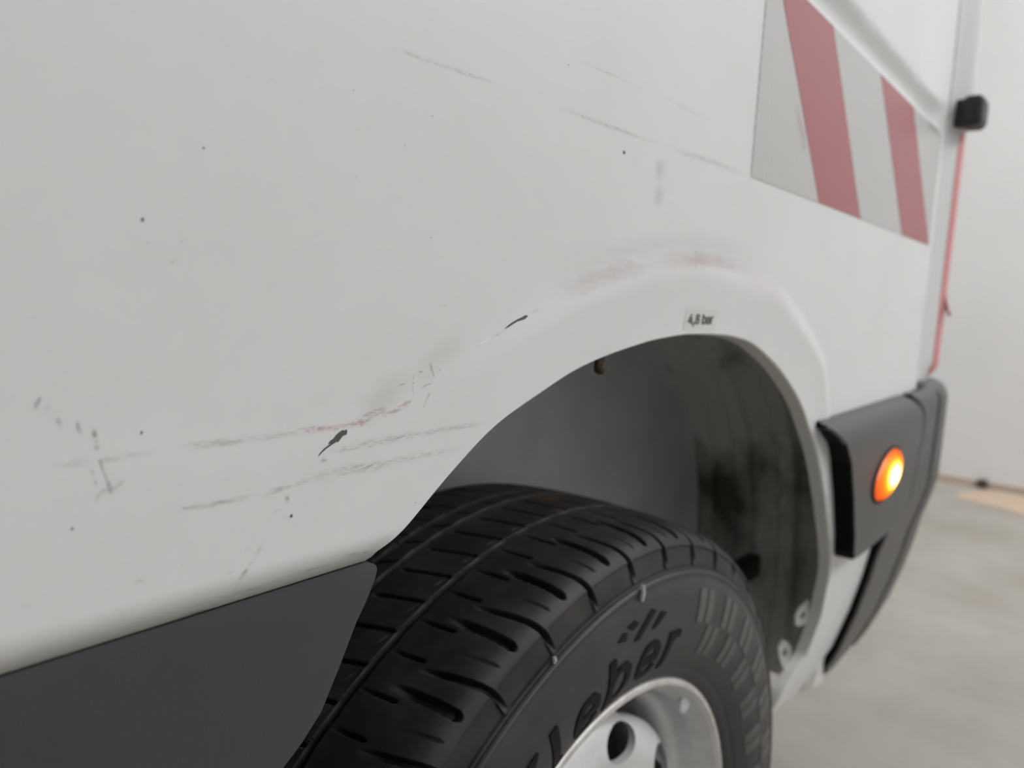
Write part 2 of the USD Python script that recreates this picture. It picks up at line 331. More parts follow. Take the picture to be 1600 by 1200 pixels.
wh = grid(np.stack(rings), flip=False)
wall_start = 3
tunnel = grid(np.stack(rings[:-5]))
obj('wheelhouse', grid(np.stack(rings[-6:])), 'wheelhouse_grey', V, sm=40)
obj('wheelhouse_tunnel', tunnel, 'wheelhouse_brown', V, sm=40)

# ------------------------------------------------------------------ mouldings, bumper, sill, rear door
mo = on_plane_y([(585, 881), (588, 888), (584, 905), (570, 940), (555, 972), (528, 1043), (500, 1112), (470, 1160), (440, 1200)], 0.2635)[:, [0, 2]]
mp = Polygon(np.vstack([[[-1.3, Z_SILL + 0.001]], [[mo[0, 0] - 0.006, Z_SILL + 0.001]], mo + [0, 0], [[mo[-1, 0] - 0.05, mo[-1, 1] - 0.12], [-1.3, mo[-1, 1] - 0.12]]])).buffer(-0.003).buffer(0.003)
def Ym(x, z):
    e = shapely.distance(mp.exterior, shapely.points(np.asarray(x, float), np.asarray(z, float)))
    return 0.2615 + 0.0012 * np.clip(1 - e / 0.0014, 0, 1) ** 2 + 0.3 * np.clip(ZC - 0.26 - z, 0, None) ** 2
obj('side_moulding', sheet(mp, Ym, 0.03, coarse=0.03, edge=0.003, back=False,
    extra=np.vstack([np.array(mp.buffer(-k).exterior.segmentize(0.004).coords) for k in (0.0007, 0.0014, 0.006)])), 'dark_plastic', V, label='dark grey grained moulding ahead of the wheel')
sp = Polygon([(-1.3, mo[-1, 1] - 0.11), (mo[-1, 0] - 0.06, mo[-1, 1] - 0.11), (mo[-1, 0] - 0.11, mo[-1, 1] - 0.28), (-1.3, mo[-1, 1] - 0.28)])
obj('sill_panel', sheet(sp, lambda x, z: 0.268 + turn_under(z), 0.02), 'white_paint', V)

PR = 0.0235                                                       # how far the rear moulding stands out

def top_round(z, z1=ZC - 0.1225, h=0.032):
    t = np.clip((z1 - z) / h, 0, 1); return np.sqrt(np.clip(1 - (1 - t) ** 2, 0, 1))
def Yrm(x, z): return Y_UP + 0.002 - (PR + 0.002) * top_round(z) + turn_under(z)
ZT = ZC - 0.1225
seam_xz = spline([(1.217, ZT), (1.262, 0.738), (1.300, 0.713), (1.306, 0.690), (1.290, 0.656), (1.273, 0.612), (1.255, 0.580), (1.220, 0.562), (1.164, 0.556)], 60)
rear_px = Polygon(np.vstack([[[0.806, ZT]], seam_xz, [[1.10, 0.556], [1.00, 0.5575], [0.975, 0.561], [0.965, 0.572], [0.950, 0.605], [0.930, 0.650], [0.903, 0.697], [0.876, 0.722], [0.84, 0.742]]]))
rmp = rear_px.buffer(-0.0012)
rmp_soft = rmp.buffer(-0.004).buffer(0.004)
def bev(poly, w, dpt):
    ex = poly.exterior; shapely.prepare(ex)
    def f(x, z):
        e = shapely.distance(ex, shapely.points(np.asarray(x, float), np.asarray(z, float)))
        return dpt * np.clip(1 - e / w, 0, 1) ** 2
    return f
def bev_pts(poly, ks, step=0.005):
    out = []
    for k in ks:
        q = poly.buffer(-k)
        for g_ in getattr(q, 'geoms', [q]):
            if not g_.is_empty: out.append(np.array(g_.exterior.segmentize(step).coords))
    return np.vstack(out)
bf = bev(rmp_soft, 0.004, 0.003)
topz = np.vstack([np.c_[0.8 + 0.012 * np.arange(45), np.full(45, ZT - k)] for k in (0.001, 0.0025, 0.0045, 0.007, 0.010, 0.014, 0.019, 0.025)])
def minus_close(pts, ref, d):
    dd, _ = cKDTree(ref).query(pts); return pts[dd > d]
bp = bev_pts(rmp_soft, (0.0013, 0.0026, 0.004))
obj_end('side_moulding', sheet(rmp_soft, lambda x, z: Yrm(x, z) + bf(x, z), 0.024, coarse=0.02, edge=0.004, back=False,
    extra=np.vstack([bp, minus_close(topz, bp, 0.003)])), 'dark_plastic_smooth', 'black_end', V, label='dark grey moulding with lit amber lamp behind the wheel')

# rear bumper corner: flank, rounded corner, rear face
fr = on_surf([(1398, 840), (1385, 874), (1356, 946), (1336, 1005), (1318, 1040)], Yrm)[:, [0, 2]]
print('bumper front', fr.round(3).tolist())
fr[:, 0] = np.clip(fr[:, 0], 1.10, 1.22)
XC, RC = 1.455, 0.13
bz = 0.275
bpoly = Polygon(np.vstack([seam_xz, [[1.178, 0.553]], spline([(1.178, 0.553), (1.176, 0.50), (1.171, 0.42), (1.168, 0.36), (1.168, 0.325)], 20)[1:], [[1.19, 0.295], [1.26, bz], [3.0, bz], [3.0, ZT + 0.008], [1.47, ZT + 0.008], [1.40, ZT + 0.006], [1.30, ZT]]])).buffer(-0.0012)
bsoft = bpoly.buffer(-0.003).buffer(0.003)
bb = bev(bsoft, 0.004, 0.003)
def Ybump(x, z):
    gr = 0.0035 * np.exp(-((x - (1.405 - 0.12 * np.clip(ZC - 0.17 - z, 0, 0.3))) / 0.0035) ** 2)
    step = -0.003 * smooth(1.400, 1.415, x + 0.12 * np.clip(ZC - 0.17 - z, 0, 0.3))
    return Y_UP + 0.002 - (PR + 0.002 - 0.011 * smooth(0.60, 0.50, z)) * top_round(z, ZT + 0.008, 0.036) + turn_under(z) + bb(x, z) + gr + step
bfront = bev_pts(bsoft, (0.0013, 0.0026, 0.004)); bfront = bfront[bfront[:, 0] < 1.47]
xs_ = np.concatenate([np.c_[np.full(60, x), np.linspace(bz + 0.01, ZT - 0.01, 60)] for x in np.r_[np.arange(1.36, 1.42, 0.004), np.arange(1.425, 1.55, 0.009)]])
tz_ = np.vstack([np.c_[1.25 + 0.012 * np.arange(25), np.full(25, ZT + 0.008 - k)] for k in (0.0025, 0.006, 0.011, 0.018, 0.027)])
bm = sheet(bsoft, Ybump, 0.022, coarse=0.035, edge=0.005, back=False, extra=np.vstack([bfront, minus_close(np.vstack([xs_, tz_]), bfront, 0.004)]))
def wrap(m, XC, RC):
    v = m.vertices.copy(); ex = v[:, 0] - XC; y0 = v[:, 1]; k = ex > 0
    a = np.clip(ex / RC, 0, math.pi / 2); rest = np.clip(ex - RC * math.pi / 2, 0, None)
    rr = RC - (y0 - 0.24)
    v[k, 0] = (XC + rr * np.sin(a))[k]; v[k, 1] = (0.24 + RC - rr * np.cos(a) + rest)[k]
    m.vertices = v; return m
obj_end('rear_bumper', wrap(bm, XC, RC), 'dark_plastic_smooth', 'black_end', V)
# rear door with its rounded edge
dpoly = Polygon([(X_SEAM + 0.004, ZT + 0.012), (3.2, ZT + 0.012), (3.2, ZC + 1.3), (X_SEAM + 0.004, ZC + 1.3)])
def Ydoor(x, z):
    up = smooth(ZC + 0.285, ZC + 0.31, z)
    return Y_UP + 0.003 - (0.0215 + 0.007 * up) * smooth(X_SEAM - 0.012, X_SEAM + 0.062, x) * smooth(ZT - 0.005, ZT + 0.04, z) + 0.05 * np.clip(z - ZC - 0.30, 0, None) ** 2
XD, RD = 1.385, 0.035
dx = np.concatenate([np.c_[np.full(70, x), np.linspace(ZT + 0.02, ZC + 1.29, 70)] for x in np.r_[np.arange(X_SEAM + 0.008, X_SEAM + 0.042, 0.006), np.arange(1.38, 1.47, 0.007)]])
obj('rear_door', wrap(sheet(dpoly, Ydoor, 0.012, coarse=0.04, edge=0.008, back=False, extra=dx), XD, RD), 'white_paint', V, sm=32)
# black rubber behind the door gap
obj('door_seal', box(X_SEAM - 0.006, X_SEAM + 0.016, Y_UP + 0.013, Y_UP + 0.03, ZT + 0.012, ZC + 1.25), 'white_flange', V, sm=False)
# red reflective tape wrapped around the door edge, its lower end lifted
def tape(z0, z1, x0, x1, lift=0.0006, n=30, k=8):
    zs, xs = np.linspace(z0, z1, n), np.linspace(x0, x1, k)
    G = np.array([[(x, float(Ydoor(x, z)) - lift, z) for x in xs] for z in zs])
    m = trimesh.Trimesh(G.reshape(-1, 3), grid(G).faces, process=False)
    return wrap(m, XD, RD)
tp = obj('reflective_tape', tape(ZC - 0.100, ZC + 0.285, 1.372, 1.404), 'tape_red', V, label='red reflective tape along the rear door edge')
fl = tape(ZC - 0.004, ZC + 0.030, 1.386, 1.410, lift=0.0012, n=16, k=8)
fv = fl.vertices; t_ = (fv[:, 2] - (ZC - 0.004)) / 0.034
fv[:, 1] -= 0.011 * np.clip(1 - t_, 0, 1) ** 1.5 ; fl.vertices = fv
obj('loose_end', fl, 'tape_red', tp, label='loose lifted end of the red tape')
# black rubber stop on the door edge
st = cat(box(1.341, 1.398, 0.205, 0.236, ZC + 0.288, ZC + 0.335, 0.011), box(1.352, 1.372, 0.211, 0.250, ZC + 0.290, ZC + 0.332, 0.006))
obj('door_stop', st, 'black_rubber', V, label='black rubber stop on the edge of the rear door')

# side lamp
def lamp():
    c = np.array([1.085, 0.0, ZC - 0.219]); c[1] = float(Yrm(c[0], c[2]))
    n, k = 40, 14; th = np.linspace(0, 2 * math.pi, n, endpoint=False)
    ax, az, hgt = 0.064, 0.032, 0.012
    rows = [(1.0, 0.004)] + [(math.cos(a) ** 0.8, -hgt * math.sin(a) ** 0.9) for a in np.linspace(0, math.pi / 2 - 0.02, k)]
    G = np.array([[(ax * q * math.cos(t) + 0.5 * az * q * math.sin(t), y, az * q * math.sin(t)) for t in th] for q, y in rows])
    return c, grid(G, closed_v=True, flip=False), (ax, az)
lc, lm, (ax, az) = lamp()
lx = UsdGeom.Xform.Define(stage, V + '/side_lamp'); lx.AddTranslateOp().Set(Gf.Vec3d(*map(float, lc)))
obj('lens', lm, 'lamp_glow', V + '/side_lamp', sm=40, label='glowing amber lens')
th = np.linspace(0, 2 * math.pi, 48, endpoint=False)
G = np.array([[((ax + e) * math.cos(t) + 0.5 * (az + e) * math.sin(t), y, (az + e) * math.sin(t)) for t in th] for e, y in ((0.004, 0.002), (0.004, -0.002), (0.001, -0.003), (0.0003, 0.002))])
obj('bezel', grid(G, closed_v=True), 'black_gap', V + '/side_lamp', sm=40)

# unseen rest of the body, so that light comes in only where it does on the van
obj('body_shell', cat(box(-1.32, 1.38, 0.36, 2.15, 2.12, 2.17), box(-1.32, 1.38, 2.1, 2.15, 0.30, 2.15), box(-1.34, -1.30, 0.26, 2.15, 0.30, 2.15), box(-1.3, 1.30, 0.57, 2.1, 0.44, 0.47)), 'black_gap', V, sm=False)

# ------------------------------------------------------------------ wheel
WC = np.array([0.470, 0.0, ZC - 0.5253]); RT = 0.353; YM = 0.363
half = spline([(0.2195, 0.2690), (0.2220, 0.2655), (0.2290, 0.2600), (0.2335, 0.2580), (0.2375, 0.2555), (0.2500, 0.2500), (0.2650, 0.2462), (0.2800, 0.2448), (0.2930, 0.2452), (0.3050, 0.2468), (0.3130, 0.2485),
               (0.3142, 0.2478), (0.3165, 0.2478), (0.3180, 0.2500), (0.3240, 0.2525), (0.3300, 0.2545), (0.3360, 0.2565), (0.3410, 0.2605), (0.3450, 0.2670), (0.3480, 0.2780), (0.3505, 0.2980), (0.3522, 0.3250), (0.3530, YM)], 300)
prof = np.vstack([half, np.c_[half[::-1, 0], 2 * YM - half[::-1, 1]][1:]])
ps = np.r_[0, np.cumsum(np.linalg.norm(np.diff(prof, axis=0), axis=1))]
pn = np.gradient(prof, axis=0); pn = np.c_[pn[:, 1], -pn[:, 0]]; pn /= np.linalg.norm(pn, axis=1)[:, None]   # (r, y) outward
if pn[len(pn) // 2, 0] < 0: pn = -pn
PITCH = math.radians(8.7805)                                     # 41 pairs of slots around the tyre
TH0 = math.radians(105.0)
def bandpass(v, c, w, e): return 1 - smooth(w, w + e, np.abs(v - c))
def tread_depth(th, y, r):
    """How deep the tread is cut at angle th and lateral position y."""
    d = np.zeros(np.broadcast_shapes(th.shape, y.shape))
    for c, w in ((0.3285, 0.0018), (0.3785, 0.0020), (2 * YM - 0.3285 + 0.001, 0.002)):
        wob = 0.0003 * np.sin(th / PITCH * 4 * math.pi)
        d = np.maximum(d, 0.0065 * bandpass(y + wob, c, w, 0.0008))
    for side in (1, -1):
        yy = y if side == 1 else 2 * YM - y
        tt = th if side == 1 else -th + 0.05
        # the slots lean: they start further on at the groove and curve to the edge
        def slot(ph, y0, y1, lean, w, dep, curve=1.0):
            s_ = np.clip((yy - y1) / (y0 - y1), 0, 1)
            off = lean * s_ ** curve
            q = (tt - TH0 - ph - off + PITCH / 2) % PITCH - PITCH / 2
            along = smooth(y1 - 0.002, y1 + 0.002, yy) * (1 - smooth(y0 - 0.014, y0 + 0.003, yy))
            return dep * bandpass(q * RT, 0, w * (0.4 + 0.6 * along), 0.0009) * along
        d = np.maximum(d, slot(0.0, 0.306, 0.2615, math.radians(0.9), 0.0026, 0.0065))
        d = np.maximum(d, slot(-PITCH * 0.47, 0.298, 0.2535, math.radians(2.4), 0.0016, 0.0055, 0.8))
        d = np.maximum(d, slot(PITCH * 0.22, 0.325, 0.298, math.radians(0.6), 0.0007, 0.004))
        d = np.maximum(d, slot(PITCH * 0.70, 0.325, 0.300, math.radians(0.6), 0.0007, 0.004))
        d = np.maximum(d, slot(PITCH * 0.30, 0.284, 0.262, math.radians(1.2), 0.0005, 0.0015))
    for y0, y1, ph, n in ((0.3715, 0.334, 0.1, 2), (0.3925 + 0.01, 0.384, 0.3, 2), (0.336, 0.3325, 0.0, 2)):
        P2 = PITCH / n
        s_ = (y - y1) / (y0 - y1)
        q = (th - TH0 - ph * P2 - math.radians(1.6) * s_ + P2 / 2) % P2 - P2 / 2
        d = np.maximum(d, 0.0045 * bandpass(q * RT, 0, 0.0008, 0.0009) * smooth(y1 - 0.003, y1 + 0.003, y) * (1 - smooth(y0 - 0.004, y0 + 0.003, y)))
    # shoulder: panels set back under every second slot, down to the protector ring
    q = ((th - TH0 + PITCH * 0.47) % PITCH) / PITCH
    pan = smooth(0.05, 0.06, q) * (1 - smooth(0.93, 0.94, q)) 
    sh = smooth(0.3205, 0.3215, r) * (1 - smooth(0.3350, 0.3362, r - 0.0))
    d = np.maximum(d, np.where(y < YM, 0.0016 * pan * sh, 0))
    ring = smooth(0.3180, 0.3187, r) * (1 - smooth(0.3200, 0.3207, r)); d = d + 0.0009 * ring
    return d * smooth(0.3178, 0.3182, r)
def tyre_mesh(a0, a1, step, sel):
    th = np.radians(np.arange(a0, a1 + step / 2, step))[:, None]
    r, y = prof[sel, 0][None], prof[sel, 1][None]
    d = tread_depth(th, y, r)
    rr = r - d * pn[sel, 0][None]; yy = y - d * pn[sel, 1][None]
    return np.stack([WC[0] + rr * np.cos(th), yy + 0 * th, WC[2] + rr * np.sin(th)], -1)
i_sh = int(np.argmin(np.abs(half[:, 0] - 0.3178)))
N = len(prof)
all_ = np.arange(N)
sel_side, sel_tread = all_[:i_sh + 1], all_[i_sh:N - i_sh]
sel_in = all_[N - i_sh - 1:]
fine_a, coarse_a = (20, 146, 0.12), (146, 380, 1.0)
def both(sel, every=1):
    return cat(grid(tyre_mesh(*fine_a, sel[::every]) if every == 1 else tyre_mesh(fine_a[0], fine_a[1], 1.0, sel)), grid(tyre_mesh(*coarse_a, sel)))
side_t = cat(grid(tyre_mesh(0, 360, 1.0, sel_side)), grid(tyre_mesh(0, 360, 1.0, sel_in)))
ty = obj('tyre', side_t, 'side_rubber', V, sm=True)
obj('tread', both(sel_tread), 'tread_rubber', ty, sm=35)
# raised writing and marks on the outer sidewall
def side_y(r): return np.interp(r, half[:, 0], half[:, 1])
def on_side(m, proud, base_r=None):
    """Takes a flat mesh with x = angle along the wall, y = radius, z = thickness."""
    v = m.vertices; a, r, t = v[:, 0], v[:, 1], v[:, 2]
    m.vertices = np.c_[WC[0] + r * np.cos(a), side_y(r) + 0.0006 - t * proud, WC[2] + r * np.sin(a)]
    return m
word, capr, r0 = 'Kleber', 0.0400, 0.2410
for ch, deg in zip(word, (121.5, 113.6, 106.2, 97.3, 88.0, 80.0)):
    t = meshkit.text_mesh(ch, capr, 1.0, bold=True)
    t.merge_vertices(); b = t.bounds
    vv, ff = trimesh.remesh.subdivide_to_size(t.vertices * [1, 1, 0.002], t.faces, 0.005); vv = vv * [1, 1, 500]
    x = (vv[:, 0] - (b[0][0] + b[1][0]) / 2) * 1.05; r = r0 + vv[:, 1]
    m = trimesh.Trimesh(np.c_[math.radians(deg) - x / 0.255, r, vv[:, 2]], ff[:, ::-1], process=False)
    obj('raised_letter', on_side(m, 0.0016), 'letter_rubber', ty, sm=False)
def px_side(p):
    q = ray(p); y = np.full(len(q), 0.25)
    for _ in range(12):
        w = EYE + q * (y / q[:, 1])[:, None]; r = np.hypot(w[:, 0] - WC[0], w[:, 2] - WC[2]); y = side_y(np.clip(r, 0.222, 0.34))
    return np.c_[np.arctan2(w[:, 2] - WC[2], w[:, 0] - WC[0]), r]
for pts in ([(550, 515), (592, 495), (728, 262), (690, 255)], [(690, 412), (722, 402), (808, 278), (768, 272)], [(500, 405), (560, 345), (592, 362), (540, 428)], [(425, 525), (485, 510), (500, 445), (470, 448)]):
    q = px_side([(880 + a * 0.2, 900 + b * 0.2) for a, b in pts])
    m = trimesh.creation.extrude_polygon(Polygon(q * [0.27, 1]), 0.002, engine='earcut')
    vv, ff = trimesh.remesh.subdivide_to_size(m.vertices, m.faces, 0.005); m = trimesh.Trimesh(vv / [0.27, 1, 0.002], ff, process=False)
    obj('sidewall_mark', on_side(m, 0.0014), 'letter_rubber', ty, sm=False)
# hatched band of short ribs, two rows, every second patch left plain
for row, (ra, rb, start) in enumerate(((0.276, 0.3035, 71.5), (0.249, 0.2745, 68.0))):
    k = 0
    for patch in range(7):
        a_ = start - patch * 11.5 - row * 2.0
        for j in range(2):
            aa = a_ - j * 3.4
            cs = [(math.radians(aa + w), r) for r in np.linspace(ra, rb, 5) for w in (-1.35, 1.35)]
            V_ = np.array([(a, r, 1.0) for a, r in cs] + [(a, r, 0.0) for a, r in cs])
            F_ = []
            for i in range(4):
                p = 2 * i; F_ += [(p, p + 1, p + 3), (p, p + 3, p + 2), (p, p + 2, p + 10), (p + 2, p + 12, p + 10), (p + 2, p + 2, p + 12), (p + 1, p + 11, p + 3), (p + 3, p + 11, p + 13)]
            F_ += [(0, 10, 11), (0, 11, 1), (8, 9, 19), (8, 19, 18)]
            m = trimesh.Trimesh(V_, np.array(F_), process=False); m.update_faces(m.nondegenerate_faces())
            obj('sidewall_rib', on_side(m, 0.0013), 'rib_rubber', ty, sm=False)
# two white bits stuck to the tyre
def bit(px, r_len, rad):
    q = px_side([px])[0]
    p0 = np.array([WC[0] + q[1] * math.cos(q[0]), side_y(q[1]) - 0.0015, WC[2] + q[1] * math.sin(q[0])])
    return tube([p0 + [0, 0, -r_len / 2], p0 + [0.0002, -0.0004, 0], p0 + [0, 0, r_len / 2]], [rad * 0.7, rad, rad * 0.7], 8)
obj('white_fleck', bit((1001, 925), 0.012, 0.0019), 'white_bit', ty, sm=True)
obj('white_fleck', bit((863, 1030), 0.0045, 0.0014), 'white_bit', ty, sm=True)

# steel wheel: rim flange, barrel, disc with round hand holes
def lathe(pr, n=180):
    th = np.linspace(0, 2 * math.pi, n, endpoint=False)
    pr = np.asarray(pr, float)
    return grid(np.stack([np.c_[WC[0] + pr[:, 0] * math.cos(t), pr[:, 1], WC[2] + pr[:, 0] * math.sin(t)] for t in th]), closed_u=True, flip=True)
rimp = spline([(0.2190, 0.2730), (0.2215, 0.2690), (0.2222, 0.2655), (0.2205, 0.2632), (0.2175, 0.2630), (0.2150, 0.2650), (0.2125, 0.2700), (0.2095, 0.2760), (0.2065, 0.2830), (0.2050, 0.2920), (0.2025, 0.3000), (0.1960, 0.3060), (0.1915, 0.3140), (0.1885, 0.3320), (0.1880, 0.3700), (0.1880, 0.4400)], 90)
rim = obj('wheel_rim', lathe(rimp), 'rim_silver', V, sm=True)
flp = spline([(0.2195, 0.2735), (0.2222, 0.2690), (0.2229, 0.2652), (0.2208, 0.2624), (0.2175, 0.2622), (0.2160, 0.2640)], 24)
obj('rim_lip', lathe(flp), 'rim_edge', rim, sm=True)
discp = spline([(0.1865, 0.3500), (0.1855, 0.3300), (0.1825, 0.3120), (0.1790, 0.3000), (0.1740, 0.2935), (0.1640, 0.2890), (0.1500, 0.2862), (0.1340, 0.2875), (0.1200, 0.2930), (0.1080, 0.3010), (0.0980, 0.3080), (0.0850, 0.3110), (0.0650, 0.3110), (0.0480, 0.3115), (0.0420, 0.3170)], 60)
def disc():
    import manifold3d as m3
    back = discp + [0, 0.007]
    loop = np.vstack([discp, back[::-1]])
    cs = m3.CrossSection([np.c_[loop[:, 0], -loop[:, 1]]], m3.FillRule.NonZero)
    d = m3.Manifold.revolve(cs, 160)                             # around z; height = -y
    for k in range(10):
        a = math.radians(71.5 + 36 * k)
        c = m3.Manifold.cylinder(0.2, 0.0185, 0.0185, 40).scale((0.88, 1.38, 1)).translate((0, 0, -0.42)).rotate((0, 0, 0)).translate((0.1590, 0, 0)).rotate((0, 0, math.degrees(a)))
        d = d - c
    for k in range(5):                                           # gaps between the disc's feet and the barrel
        a = 46 + 72 * k
        w = m3.Manifold.cylinder(0.3, 0.2, 0.2, 90) - m3.Manifold.cylinder(0.3, 0.1780, 0.1780, 90)
        seg = m3.CrossSection([[(0, 0), (0.25 * math.cos(math.radians(a - 24)), 0.25 * math.sin(math.radians(a - 24))), (0.3 * math.cos(math.radians(a)), 0.3 * math.sin(math.radians(a))), (0.25 * math.cos(math.radians(a + 24)), 0.25 * math.sin(math.radians(a + 24)))]]).extrude(0.3)
        d = d - (w ^ seg).translate((0, 0, -0.5))
    v, f, _ = meshkit.arrays(d)
    v = np.c_[WC[0] + v[:, 0], -v[:, 2], WC[2] + v[:, 1]]
    return trimesh.Trimesh(v, f, process=True)
obj('wheel_disc', disc(), 'rim_silver', rim, sm=32)
for k in range(5):
    a = math.radians(20 + 72 * k); o = WC + [0.08 * math.cos(a), 0.312, 0.08 * math.sin(a)]
    b_ = trimesh.creation.cylinder(0.012, 0.018, sections=6); b_.apply_transform(trimesh.transformations.rotation_matrix(math.pi / 2, (1, 0, 0))); b_.apply_translation(o - WC * [0, 1, 0])
    obj('wheel_bolt', b_, 'rim_silver', rim, sm=False)
hub = cat(trimesh.creation.cylinder(0.043, 0.02, sections=48)); hub.apply_transform(trimesh.transformations.rotation_matrix(math.pi / 2, (1, 0, 0))); hub.apply_translation(WC + [0, 0.327, 0])
obj('hub_cap', hub, 'rim_silver', rim)
wv = np.radians(48.5); vb = trimesh.creation.icosphere(2, 0.010); vb.apply_scale((1, 0.35, 1)); vb.apply_translation(WC + [0.2085 * math.cos(wv), 0.2745, 0.2085 * math.sin(wv)])
obj('balance_weight', vb, 'rim_silver', rim, sm=True)
drum = trimesh.creation.cylinder(0.175, 0.09, sections=64); drum.apply_transform(trimesh.transformations.rotation_matrix(math.pi / 2, (1, 0, 0))); drum.apply_translation(WC + [0, 0.40, 0])
obj('brake_drum', drum, 'black_gap', V)

# ------------------------------------------------------------------ hazard marking, pressure label
def patch(px, lift, fun=Y0, edge=0.006, dens=0.006):
    q = on_surf(px, fun)[:, [0, 2]]
    return patch_xz(q, lift, fun, edge, dens)
def patch_xz(q, lift, fun=Y0, edge=0.006, dens=0.006, thick=None):
    poly = Polygon(q).buffer(0)
    if poly.geom_type != 'Polygon': poly = max(poly.geoms, key=lambda g: g.area)
    return sheet(poly, lambda x, z: fun(x, z) - lift, (lift * 0.9 if thick is None else thick), coarse=dens, edge=edge, back=False)

HZ0, HZ1, HXa, HXb = ZC + 0.1035, ZC + 0.2695, 0.600, 1.306
hz = obj('hazard_marking', patch_xz(np.array(Polygon([(HXa, HZ0), (HXb, HZ0), (HXb, HZ1), (HXa, HZ1)]).buffer(-0.004).buffer(0.004).exterior.coords), 0.0005, dens=0.02, edge=0.008), 'film_white', V, label='red and white reflective hazard marking')
for xa, xb, ta, tb in ((0.773, 0.922, 0.618, 0.765), (1.127, 1.3045, 0.944, 1.112)):
    obj('red_stripe', patch_xz([(xa, HZ0 + 0.0005), (xb, HZ0 + 0.0005), (tb, HZ1 - 0.0005), (ta, HZ1 - 0.0005)], 0.0008, dens=0.02, edge=0.01), 'film_red', hz)
# tyre pressure label above the arch: 4,8 bar
lq = on_surf([(1066, 514), (1074, 485), (1122, 491), (1117, 517)], Yb)[:, [0, 2]]
lx0, lx1 = lq[:, 0].min(), lq[:, 0].max()
lb = on_surf([(1073, 506), (1112, 508)], Yb); print('label', lb.round(4).tolist(), lq.round(4).tolist())
lab = obj('pressure_label', patch_xz([(lb[0, 0] - 0.005, lb[0, 2] - 0.005), (lb[1, 0] + 0.006, lb[0, 2] - 0.005), (lb[1, 0] + 0.006, lb[0, 2] + 0.0115), (lb[0, 0] - 0.005, lb[0, 2] + 0.0115)], 0.0003, fun=Yb, dens=0.004, edge=0.003), 'label_film', V, label='small tyre pressure sticker reading 4,8 bar')
tm = meshkit.text_mesh('4,8 bar', 0.0074, 0.0004, bold=True)
tv = tm.vertices.copy(); sx = (lb[1, 0] - lb[0, 0]) / tm.bounds[1][0]
X_ = lb[0, 0] + tv[:, 0] * sx; Z_ = lb[0, 2] + tv[:, 1]
tm.vertices = np.c_[X_, Yb(X_, Z_) - 0.0004 - tv[:, 2], Z_]
tm.faces = tm.faces[:, ::-1]
obj('lettering', tm, 'print_black', lab, sm=False)

# ------------------------------------------------------------------ scratches, scuffs and chips on the side panel (sub-parts of it)
GAIN = {'scuff_pink': 0.46, 'scuff_brown': 0.34, 'scuff_grey': 0.30, 'scuff_blue': 0.5, 'scuff_white': 1.0, 'smear_brown': 0.26, 'smear_pink': 0.55}
def ribbon(name, px, w, mat_, fade=0.25, lift=0.00025, peak=1.0, step=0.003, k=5):
    """A mark of width w metres along the pixels px, worn away at its rims and ends."""
    q = on_surf(px, Yb)[:, [0, 2]]
    L = np.linalg.norm(np.diff(q, axis=0), axis=1).sum(); n = max(6, int(L / step))
    c = spline(q, n) if len(q) > 2 else resample(q, n)
    t = np.gradient(c, axis=0); t /= np.maximum(np.linalg.norm(t, axis=1), 1e-9)[:, None]; nn = np.c_[-t[:, 1], t[:, 0]]
    j = np.linspace(-1, 1, k)
    jit = 1 + 0.35 * np.sin(np.arange(n) * 1.7 + len(px)) * 0.5
    P2 = c[:, None] + nn[:, None] * (j[None, :, None] * w * 0.62 * jit[:, None, None])
    G = np.stack([P2[..., 0], Yb(P2[..., 0], P2[..., 1]) - lift, P2[..., 1]], -1)
    u_ = np.linspace(0, 1, n); ends = np.clip(np.minimum(u_, 1 - u_) / max(fade, 1e-3), 0, 1)
    wv_ = GAIN.get(mat_, 0.5) * peak * ends[:, None] * (1 - np.abs(j)[None] ** 2)
    m = grid(G)
    if np.cross(*(np.diff(m.triangles[0], axis=0)))[1] > 0: m.faces = m.faces[:, ::-1]
    p = obj(name, m, mat_, side, sm=False)
    prim_float(p, 'wear', wv_.ravel())
def chip(px, mat_='flint_primer', name='paint_chip', lift=0.0003):
    obj(name, patch(px, lift, Yb, edge=0.0015, dens=0.003), mat_, side, sm=False)
z6 = lambda L: [(400 + a * 0.35, 360 + b * 0.35) for a, b in L]
z7 = lambda L: [(a * 0.41667, 560 + b * 0.41667) for a, b in L]
z8 = lambda L: [(600 + a * 0.35, 40 + b * 0.35) for a, b in L]
chip(z6([(403, 888), (406, 898), (403, 910), (385, 918), (376, 930), (366, 944), (356, 944), (345, 952), (330, 951), (322, 954), (330, 940), (345, 930), (356, 915), (366, 905), (384, 892), (396, 893)]))
chip(z6([(346, 950), (330, 962), (310, 976), (292, 992), (277, 1009), (286, 993), (304, 973), (326, 957)]))
chip(z6([(1208, 378), (1212, 384), (1200, 395), (1184, 401), (1166, 406), (1146, 418), (1128, 430), (1110, 439), (1124, 425), (1144, 410), (1168, 396), (1190, 386), (1198, 380)]))
ribbon('scratch', z6([(974, 521), (1000, 508), (1030, 490), (1065, 474)]), 0.0009, 'scuff_white')
ribbon('scratch', z6([(1060, 474), (1090, 458), (1112, 442)]), 0.0008, 'scuff_brown')
ribbon('scratch', z6([(1200, 384), (1225, 370), (1250, 360), (1270, 347)]), 0.0011, 'scuff_brown')
